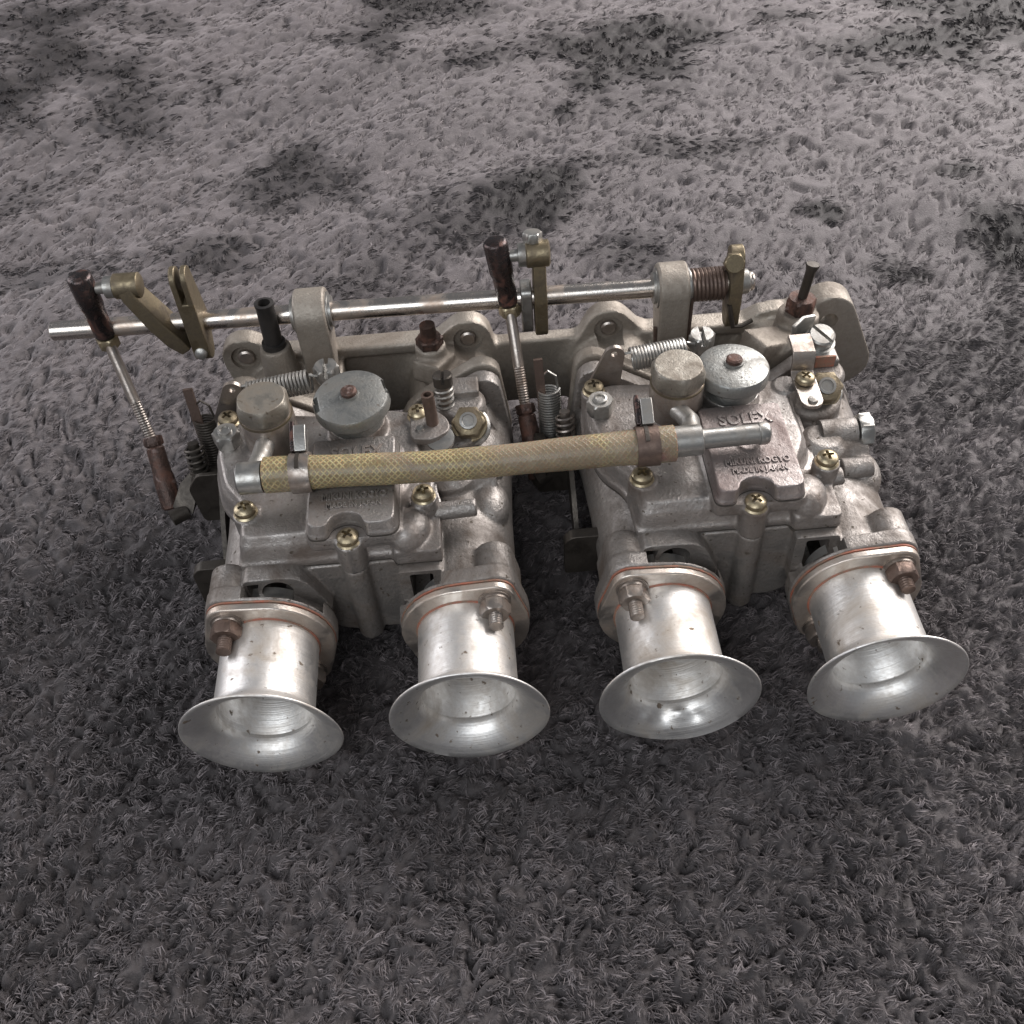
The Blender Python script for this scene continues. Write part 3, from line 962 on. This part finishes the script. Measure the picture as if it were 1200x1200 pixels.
        g = G().prism(fillet([(26, 128), (37, 126), (46, 132), (45, 140), (36, 150), (26, 150)], 4), 'xy', 44, 48.6)
        t.part('screw_tab', g, 'cast_cover', None, .8)
        t.part('tab_pin', G().lathe((31, 134, 48), (0, 0, 1), [(0, 2.2), (1.6, 2.0), (1.9, .1)], 16), 'zinc')
        t.part('drain_plug', G().lathe(V(40.5, 130, 44), (0, -.3, 1), [(0, 7), (2, 7), (2.5, 4), (2.6, .1)], 28), 'zinc')
    else:
        # folded bracket held by a cross screw, and a slotted adjuster behind it
        g = G().bar([(38, 131, 49.2), (38, 148, 49.4), (38.2, 150.5, 51), (38.4, 151.5, 58), (38.6, 153, 60), (39, 160, 60.5), (39, 166, 60.5)], (5.6, .9))
        g.prism(hull([(38, 130, 5.6), (38, 144, 5.9)]), 'xy', 48.2, 50.2)
        br = t.part('folded_bracket', g, 'steel', None, .4)
        phillips(t, (38, 143, 49.0), (0, 0, 1), br, 4.8, 'gold')
        t.part('bracket_pin', G().lathe((38.5, 129, 50), (0, 0, 1), [(0, 2.6), (1.4, 2.4), (1.8, .1)], 16), 'zinc', br)
        sd_ = V(.05, -.25, 1).normalized(); c2 = V(52, 171, 50)
        hd = G().lathe(c2, sd_, [(0, 8.2), (2, 8.2), (2.2, 6.9), (7, 6.9), (7.8, 6.0), (7.9, .1)], 28)
        k = G().bar([c2 + sd_*5.6, c2 + sd_*14], (1.0, 10), (.8, .6, 0))
        me = evaluated(hd.mesh('slotted_screw', t.base), [('BOOLEAN', dict(operation='DIFFERENCE', solver='EXACT', object=k.mesh('cutter', t.base)))])
        finish(me, M['zinc']); t.put('slotted_screw', me)
        g = G().bar([(38, 172, 56), (44, 177, 57), (50, 179, 56)], (6, 1.2), (0, 0, 1))
        g.box(45, 59, 160, 176, 40, 50)
        t.part('adjuster_block', g, 'zinc', None, .8)
        t.part('red_band', G().box(48, 58, 159.4, 160.6, 43.5, 50.3), 'sealant')
    # plug that sticks out sideways
    g = G().cyl((44, 125, 30), (61.5, 125, 30), 7.2, n=32)
    pl = t.part('side_plug', g, 'cast')
    t.part('plug_head', G().hexa((62.5, 125, 30), (69.5, 125, 30), 9.2), 'zinc', pl)
    t.part('plug_collar', G().cyl((61.3, 125, 30), (62.7, 125, 30), 5.6), 'gasket', pl)
    g = G().cyl((50, 104, 25), (65, 104, 26.5), 6.0, 5.0, n=24)
    if i: t.part('side_boss', g, 'cast', None, 1.0)
    # --- throttle side on the left
    g = G().cyl((-70, 162, 0), (-96, 162, 0), 5.2); g.hexa((-91, 162, 0), (-97, 162, 0), 8.5)
    t.part('throttle_spindle', g, 'dark')
    e = V(-109, 148, -14) if i == 0 else V(-95.5, 152, -13)
    g = G().bar([(-93, 163, 1), (e.x*.5 - 46, 158, -4), (e.x + 3, e.y + 3, e.z + 1)], (2.2, 5.5), (.5, .2, 1))
    g.cyl(e + V(-3, -2, 0), e + V(5, 3, 0), 4.4)
    t.part('throttle_arm', g, 'dark')
    t.part('stop_plate', G().prism(fillet([(-97, -24), (-99, 2), (-92, 12), (-79, 12), (-78, -24)], 3), 'xz', 151, 153.5), 'dark', None, .5)
    g = G().prism(fillet([(168, 12), (154, 14), (128, -4), (104, -26), (110, -32), (150, -18), (170, -8)], 5), 'yz', -80.5, -78)
    t.part('throttle_lever', g, 'dark')
    g = G().bar([(-90, 174, -6), (-91, 178, 20), (-92, 184, 44)], (2.4, 1.1))
    t.part('spring_anchor', g, 'brown')
    x = -84
    g = G().coil((x - 3, 172, -12), (x - 3, 180, 26), 5.8, .7, 24)
    g.tube([(x + 2, 180, 26), (x + 1, 181, 34), (x - 3, 182, 37), (x - 8, 181, 33), (x - 8, 180, 27)], .7, 6)
    t.part('return_spring', g, 'zinc' if i else 'dark')
    g = G().coil((x - 9 if i == 0 else x + 4, 160, 4), (x - 9 if i == 0 else x + 4, 165, 20), 4.6, .9, 5)
    g.cyl((x - 9 if i == 0 else x + 4, 158, -4), (x - 9 if i == 0 else x + 4, 166, 22), 2.9)
    t.part('stop_screw', g, 'steel' if i else 'dark')
    g = G().hexa((x - 9 if i == 0 else x + 4, 156, -8), (x - 9 if i == 0 else x + 4, 160, 3), 6)
    t.part('stop_nut', g, 'steel' if i else 'dark')
    t.part('pump_tab', G().prism(fillet([(-88, -20), (-88, 4), (-84, 8), (-68, 8), (-68, -20)], 2), 'xz', 90, 96), 'dark', None, .6)
    # --- bell mouths
    red = 'sealant'
    for j, (b, sd) in enumerate(zip(bores, (-1, 1))):
        kk = 2*i + j
        dents = {2: [(4.62, 5, 2.0, .17, 2.2), (4.98, 5.5, -1.5, .15, 2.0), (4.3, 4, -1.2, .12, 1.8), (5.25, 4, 1.1, .10, 1.8), (4.75, 1, .9, .25, 1.5)],
                 0: [(2.6, 2, .9, .5, 5)]}.get(kk, [])
        wob = {0: (.5, .4, 1.2, 2.4), 1: (.25, 1.0, .3, .5), 2: (.6, 2.2, .8, 1.0), 3: (.25, .3, .4, 4.0)}[kk]
        st = t.part('velocity_stack', stack_mesh(t, b, dents, wob, 40 + kk), 'spun', angle=60,
                    label='dented bell mouth' if kk == 2 else None)
        poly = hull([(b, 0, 30.2), (b + sd*15, 21.5, 9.6), (b - sd*15, -21.5, 9.6)], 32)
        t.part('flange_gasket', G().prism([(b + (x_-b)*1.004, z_*1.004) for x_, z_ in poly], 'xz', 50.25, 51.1), red, st)
        t.part('mounting_flange', G().prism(poly, 'xz', 46.2, 50.2), 'flange', st, 1.0, 3)
        t.part('sealant_bead', G().lathe((b, 45.4, 0), (0, 1, 0), [(.2, 22.4), (.4, 23.1), (1.0, 23.4)], 64, (False, False)), red, st)
        for q in (1, -1):
            sx, sz = b + q*sd*15, q*21.5
            nm = 'brown' if (q == 1 and kk in (0, 3)) else 'steel'
            nu = t.part('flange_nut', G().hexa((sx, 44.2, sz), (sx, 37.6, sz), 7.2), nm, st)
            t.part('flange_washer', G().lathe((sx, 46.3, sz), (0, -1, 0), [(0, 7.6), (.9, 7.6), (1.0, 6.6), (2.2, 6.5)], 28), 'steel', st)
            ln = (30.5, 31.5, 30.0, 32.0)[kk]
            t.part('stud', thread(G(), (sx, 45, sz), (sx, ln, sz), 3.4), nm, st)
    return t


for i in (0, 1):
    carburettor(i)

# ------------------------------------------------------------------ throttle cross shaft
sh = Thing('throttle_shaft', 'long polished cross shaft with brass levers resting in two brackets above the manifold', 'shaft', (-70, 218, 60))
g = G().lathe(SH(-258), SH(120) - SH(-258), [(0, 4.1), (1, 5.2), (377, 5.2), (378, 4.4)], 36)
sh.part('shaft', g, 'shaft')


def lever_poly(c, top, w_top, w_bot, bot):
    return hull([(top[0], top[1], w_top), (c.y, c.z, 8.6), (bot[0], bot[1], w_bot)], 24)


# bent lever near the free end
c = SH(-197)
g = G().bar([(-208, 217.5, 90), (-206, 217, 84), (-198, 217.5, 66), (-191.5, 217.5, 54), (-187, 216, 46)], [(4, 6), (4, 7), (4.5, 8), (4.5, 8.5), (3, 6)])
l1 = sh.part('bent_lever', g, 'brass', None, 1.2, 3)
sh.part('lever_boss', G().lathe((-200, 217.5, 88), (-1, 0, 0), [(0, 5.4), (.7, 6.5), (13, 6.6), (13.6, 6.0)], 28), 'brass', l1)
sh.part('ball_stud', G().lathe((-213.5, 217.5, 88), (-1, 0, 0), [(0, 5.8), (4.5, 5.8), (4.8, 3.2), (13, 3.0)], 24), 'zinc', l1)
# forked lever
c = SH(-179)
g = G().prism(lever_poly(c, (217, 90), 6.5, 6.5, (215.5, 46)), 'yz', -183.5, -174.5)
k = G().box(-180.3, -177.7, 200, 240, 78, 110)
l2 = sh.part('forked_lever', g, 'brass', None, .8, 2, mods=[('BOOLEAN', dict(operation='DIFFERENCE', solver='EXACT', object=k.mesh('cutter', sh.base)))])
sh.part('lever_screw', G().lathe((-179, 209, 47), (0, -1, .3), [(0, 3.4), (1.5, 3.3), (2.2, 2.2), (2.3, .1)], 20), 'zinc', l2)
# middle lever
c = SH(5)
g = G().prism(hull([(216.5, 84, 5.0), (216.5, 60, 8.4), (215.5, 42, 6)], 24), 'yz', 2, 9)
l3 = sh.part('middle_lever', g, 'brass', None, 1.0, 2)
sh.part('lever_boss', G().lathe((11.5, 216.5, 87), (-1, 0, 0), [(0, 5.6), (.8, 7.0), (12, 7.0), (12.6, 6.2)], 28), 'brass', l3)
sh.part('ball_stud', G().lathe((-.5, 216.5, 87), (-1, 0, 0), [(0, 6.2), (4.5, 6.2), (4.8, 3.2), (15, 3.0)], 24), 'zinc', l3)
sh.part('lever_bolt', G().hexa((3, 219, 93), (3, 220, 98), 5.2), 'zinc', l3)
sh.part('clamp_plate', G().prism(fillet([(210, 40), (224, 40), (224, 68), (210, 68)], 4), 'yz', -5, 1), 'zinc', l3, .8)
# spring and end lever
a, b = SH(86.5), SH(104)
g = G().coil(a, b, 7.9, 1.25, 8.2, 8)
g.tube([V(86, 208, 58), V(85.6, 206.5, 46), V(85, 205.5, 28)], 1.2, 8)
g.tube([V(85, 205.5, 28), V(76, 204, 25.5), V(67.4, 205.5, 28), V(67.0, 206.5, 40)], 1.2, 8)
sh.part('torsion_spring', g, 'brown')
sh.part('spring_core', G().cyl(SH(86), SH(105), 6.4, n=28), 'brown')
g = G().prism(hull([(214.5, 76, 6.4), (214, 60, 8.8), (211.5, 40, 6.0)], 24), 'yz', 105.5, 112.5)
l4 = sh.part('end_lever', g, 'brass', None, .8)
sh.part('lever_bolt', G().hexa((106, 208.5, 77), (106, 204.5, 79), 5.6), 'brass', l4)
sh.part('end_nut', G().lathe(SH(112), (1, 0, 0), [(0, 6.8), (4.5, 6.6), (6, 5), (6.2, .1)], 24), 'zinc', l4)
sh.part('spring_leg', G().tube([V(106, 205.5, 52), V(109, 204, 38), V(114, 205, 37.5), V(120, 207, 39)], 1.3, 8), 'dark', l4)


# ------------------------------------------------------------------ link rods
def link_rod(label, t0, t1, m0, b0, b1, tops, bots):
    t = Thing('link_rod', label, 'link rod', b1, (0, 0, 0), 'link rods between shaft and throttles')
    t0, t1, b0, b1 = (Vector(p) for p in (t0, t1, b0, b1))
    d = (t0 - t1); L = d.length
    t.part('socket', G().lathe(t1, d, [(0, 4.2), (1.2, 5.4), (L*.46, 5.6), (L*.52, 6.3), (L - 1.6, 6.4), (L - .5, 5.7), (L, 4.8), (L + .1, .1)], 32), tops)
    dn = d.normalized()
    t.part('lock_nut', G().hexa(t1 - dn*6.5, t1 - dn*.1, 6.2), 'gold')
    e = (b0 - t1).normalized()
    g = G().tube([t1, t1 + e*8, b0 - e*26], 3.0, 16)
    thread(g, b0 - e*26, b0 + e*3, 3.0, 1.4)
    t.part('rod', g, 'steel')
    d2 = b1 - b0; L2 = d2.length
    dn2 = d2.normalized()
    t.part('lock_nut', G().hexa(b0 - dn2*5.5, b0, 5.4), 'zinc' if bots == 'blued' else 'rust')
    t.part('socket', G().lathe(b0, d2, [(0, 4.0), (1.2, 4.9), (L2*.42, 5.1), (L2*.5, 5.8), (L2 - 1, 5.7), (L2, 4.6), (L2 + .1, .1)], 32), bots)
    return t


link_rod('rusty link rod hanging from the bent lever at the free shaft end', (-229, 217, 97), (-228.3, 216.5, 58), None,
         (-213, 183, 6), (-208, 161, -22), 'blued', 'rust')
link_rod('link rod with a black socket hanging from the middle lever between the carburettors', (-16.5, 216.5, 97), (-11.5, 213.5, 59), None,
         (-6.9, 178, 11), (-3, 153, -15), 'blued', 'rust')

# ------------------------------------------------------------------ fuel hose
ho = Thing('fuel_hose', 'yellowish braided fuel hose with a clamp at each end lying across both carburettors', 'hose', (-36, 96, 54))
g = G()
K = 90; pts = []
for i in range(K+1):
    s_ = i/K; x = -130.5 + s_*(187.5)
    pts.append(V(x, 97.2 - 1.6*math.sin(s_*math.pi) - 1.2*s_, 63.2 - 1.1*math.sin(s_*3.1)**2 + .25*math.sin(s_*11) - .6*s_))
NS = 40
g.tube(pts, [7.35 + 1.0*math.exp(-(i/14.0)**2) + 1.1*math.exp(-((K-i)/20.0)**2) + .12*math.sin(i*.31) for i in range(K+1)], NS, (True, True))
me = g.mesh('braided_tube', ho.base)
uvl = me.uv_layers.new(name='UVMap')
vi = np.empty(len(me.loops), np.int32); me.loops.foreach_get('vertex_index', vi)
lt = np.empty(len(me.polygons), np.int32); me.polygons.foreach_get('loop_total', lt)
ls = np.empty(len(me.polygons), np.int32); me.polygons.foreach_get('loop_start', ls)
ring, col = vi//NS, vi % NS
uu = ring*(187.5/K); vv = col*(2*math.pi*8.5/NS)
for s0, n_ in zip(ls, lt):
    if n_ == 4 and col[s0:s0+4].max() == NS-1 and col[s0:s0+4].min() == 0:
        for q in range(s0, s0+4):
            if col[q] == 0: vv[q] = 2*math.pi*8.5
uvl.data.foreach_set('uv', np.stack([uu, vv], 1).astype(np.float32).ravel())
finish(me, M['hose'], 50)
ho.put('braided_tube', me)
for cxm, wd, ang in ((-113, 4.6, .0), (45, 5.2, .0)):
    i = int((cxm + 130.5)/187.5*K); c = pts[i]
    ring = []
    g = G().lathe(c - V(wd, 0, 0), (1, 0, 0), [(0, 8.9), (.05, 9.4), (2*wd - .05, 9.4), (2*wd, 8.9)], 48)
    cl = ho.part('hose_clamp', g, 'brown' if cxm > 0 else 'steel')
    g = G().bar([c + V(-.6*wd, 6.5, 6.6), c + V(-.6*wd, 14, 11), c + V(-.6*wd, 19, 13)], (1.0, 3.0))
    ho.part('clamp_ear', g, 'blued', cl, .5)
    g = G().bar([c + V(.4*wd - 1, 6.5, 6.6), c + V(.4*wd - 1, 13, 11), c + V(.4*wd - 1, 17, 12.5)], (2.8, 3.2))
    ho.part('clamp_ear', g, 'zinc', cl, .6)
    g = G().bar([c + V(-.1*wd, -5, 8.2), c + V(-.1*wd, 0, 9.55), c + V(-.1*wd, 5.5, 7.9)], (.9, .4))
    ho.part('clamp_slot', g, 'dark', cl)
